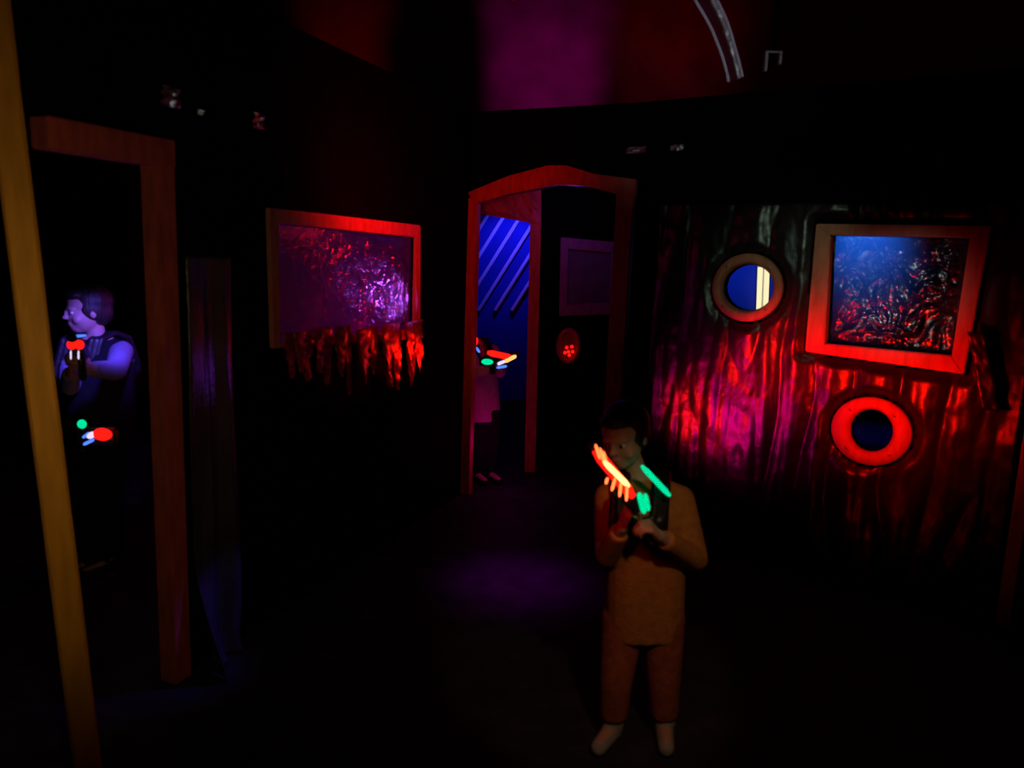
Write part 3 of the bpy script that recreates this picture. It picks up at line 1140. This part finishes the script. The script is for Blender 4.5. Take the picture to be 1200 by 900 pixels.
# red lamp by the right wall; unseen red and magenta fills added for its folds
rp = RW.P(*RW.hit(1045, 455))
lamp('red_wall_lamp', 'SPOT', rp + RW.n * .6 + V((0, 0, -.05)), RED, 20, .04, rp, 110, 1)
lamp('red_fold_fill', 'SPOT', mirror(RW, 915, 425, .7), RED, 30, .05, RW.P(*RW.hit(920, 425)), 62, 1)
lamp('red_fold_fill', 'SPOT', mirror(RW, 825, 480, .6), RED, 14, .05, RW.P(*RW.hit(835, 480)), 60, 1)
lamp('red_fold_fill', 'SPOT', mirror(RW, 1040, 580, .7), RED, .45, .05, RW.P(*RW.hit(1040, 580)), 80, 1)
lamp('magenta_fold_fill', 'SPOT', mirror(RW, 875, 482, .8), (1, 0, .27), 13, .08, RW.P(*RW.hit(865, 470)), 75, 1)
lamp('red_post_fill', 'SPOT', at(1110, 640, 2.5), (1, .15, .08), .35, .05, RW.P(rr_u, RW.hit(1180, 620)[1]), 45, 1)  # added unseen to tint the near post
# magenta and red glow washing up the tall back wall
for z, e in ((3.1, 34), (3.5, 26), (4.0, 22)):
    lamp('magenta_wash_lamp', 'SPOT', (.2, 6.0, 2.6), (1, 0, .75), e, .05, (.22, 8, z), 38, .6)
for z in (3.2, 3.8):
    lamp('red_wash_lamp', 'SPOT', (-1.7, 6.0, 2.6), RED, 20, .05, (-1.78, 8, z), 30, 1)
    lamp('red_wash_lamp', 'SPOT', (1.3, 6.0, 2.8), RED, 14, .05, (1.45, 8, z + .25), 50, 1)
# blue room
lamp('blue_room_lamp', 'SPOT', (0.0, 7.45, 2.0), (.06, .045, 1), 30, .05, (-.08, 8, 1.52), 84, .9)
lamp('blue_room_lamp', 'SPOT', (3.55, 7.45, 1.95), (.12, 1, .9), 28, .05, (3.55, 8, 1.75), 100, .9)
lamp('blue_room_lamp', 'SPOT', (2.35, 7.4, 1.5), (.06, .3, 1), 8, .05, (2.35, 8, 1.3), 90, .9)
lamp('blue_floor_fill', 'SPOT', (3.2, 6.9, 1.2), BLU, 20, .05, (3.3, 7.0, 0), 60, .9)  # added unseen so the floor behind the lower porthole shows blue
# purple lamps behind and beside the left window
lamp('purple_room_lamp', 'POINT', LW.P((l_in[0][0] + l_in[1][0]) / 2 + .2, 1.2, -.45), (.75, 0, .6), 2.4, .05)
lamp('violet_window_lamp', 'SPOT', mirror(LW, 455, 358, .5), (.45, .08, 1), 26, .05, LW.P(*LW.hit(460, 348)), 33, 1)
lamp('red_ribbon_fill', 'SPOT', mirror(LW, 465, 415, .4), RED, 7, .04, LW.P(*LW.hit(462, 415)), 50, 1)  # added unseen so the ribbons catch red highlights
# violet light in the left room; unseen fills added low by its doorway for the flap
lamp('violet_room_lamp', 'SPOT', at(165, 310, 2.75), (.13, .075, 1), 60, .05, at(110, 400, 3.2), 36, .6)
lamp('violet_flap_fill', 'SPOT', LW.P(lpost_u + .45, .75, .55), (.16, .07, 1), 9, .05, LW.P(lpost_u + .07, .18, .08), 30, 1)
lamp('violet_post_fill', 'SPOT', mirror(LW, 245, 430, .6), (.35, .05, 1), .8, .05, LW.P(*LW.hit(240, 435)), 26, 1)
# between the two door frames
lamp('violet_inner_fill', 'POINT', at(668, 250, 4.95), (.3, .08, 1), .9, .04)  # added unseen to tint the small inner window
lamp('magenta_low_fill', 'POINT', at(592, 520, 4.72), MAG, .6, .04)  # added unseen to tint the pink top
lamp('magenta_floor_spot', 'SPOT', at(600, 230, 3.6), (.7, 0, 1), 60, .2, at(608, 690, 3.4), 24, 1)
# dim warm fills added for pole, child and ring, no source in view
pm = p0.lerp(p1, .36)
lamp('warm_post_fill', 'SPOT', pm + V((.42, -.62, 0)), (1, .75, .4), 3.4, .05, pm, 125, .5)
lamp('warm_fill', 'SPOT', (.55, .8, 1.95), WARM, 15, .05, (.37, 2.25, .42), 25.5, .4)
lamp('warm_fill', 'SPOT', at(915, 250, 2.9), (.72, 1, .72), 3, .04, RW.P(*RW.hit(915, 310)), 60, 1)
lamp('glint_fill', 'SPOT', mirror(RW, 1050, 345, 1.0), (.8, .9, 1), 4.5, .04, RW.P(*RW.hit(1050, 345)), 40, 1)  # unseen light added for white glints in the crinkled film
lamp('white_fill', 'SPOT', (.6, .5, 2.2), (.85, .88, 1), 26, .04, at(852, 50, 3.1), 22, .8)  # unseen light added to brighten the curved strip
for px in (200, 300):
    lamp('white_fill', 'SPOT', (-.2, .8, 2.3), (.9, 1, .95), 8, .04, LW.P(*LW.hit(px, px * .27 + 60)), 9, .8)  # unseen light added to make the left scraps shine
lamp('white_fill', 'SPOT', (.3, 1.8, 2.3), (.9, 1, .95), 5, .04, RW.P(*RW.hit(772, 175)), 14, .8)  # unseen light added to make the right scraps shine
# glow of the toy gun on the child who holds it
lamp('red_toy_lamp', 'POINT', a(702, 572, -.36), RED, .4, .03)
S.cycles.use_denoising = True
S.cycles.max_bounces = 6
S.cycles.transparent_max_bounces = 8
S.cycles.sample_clamp_indirect = 3
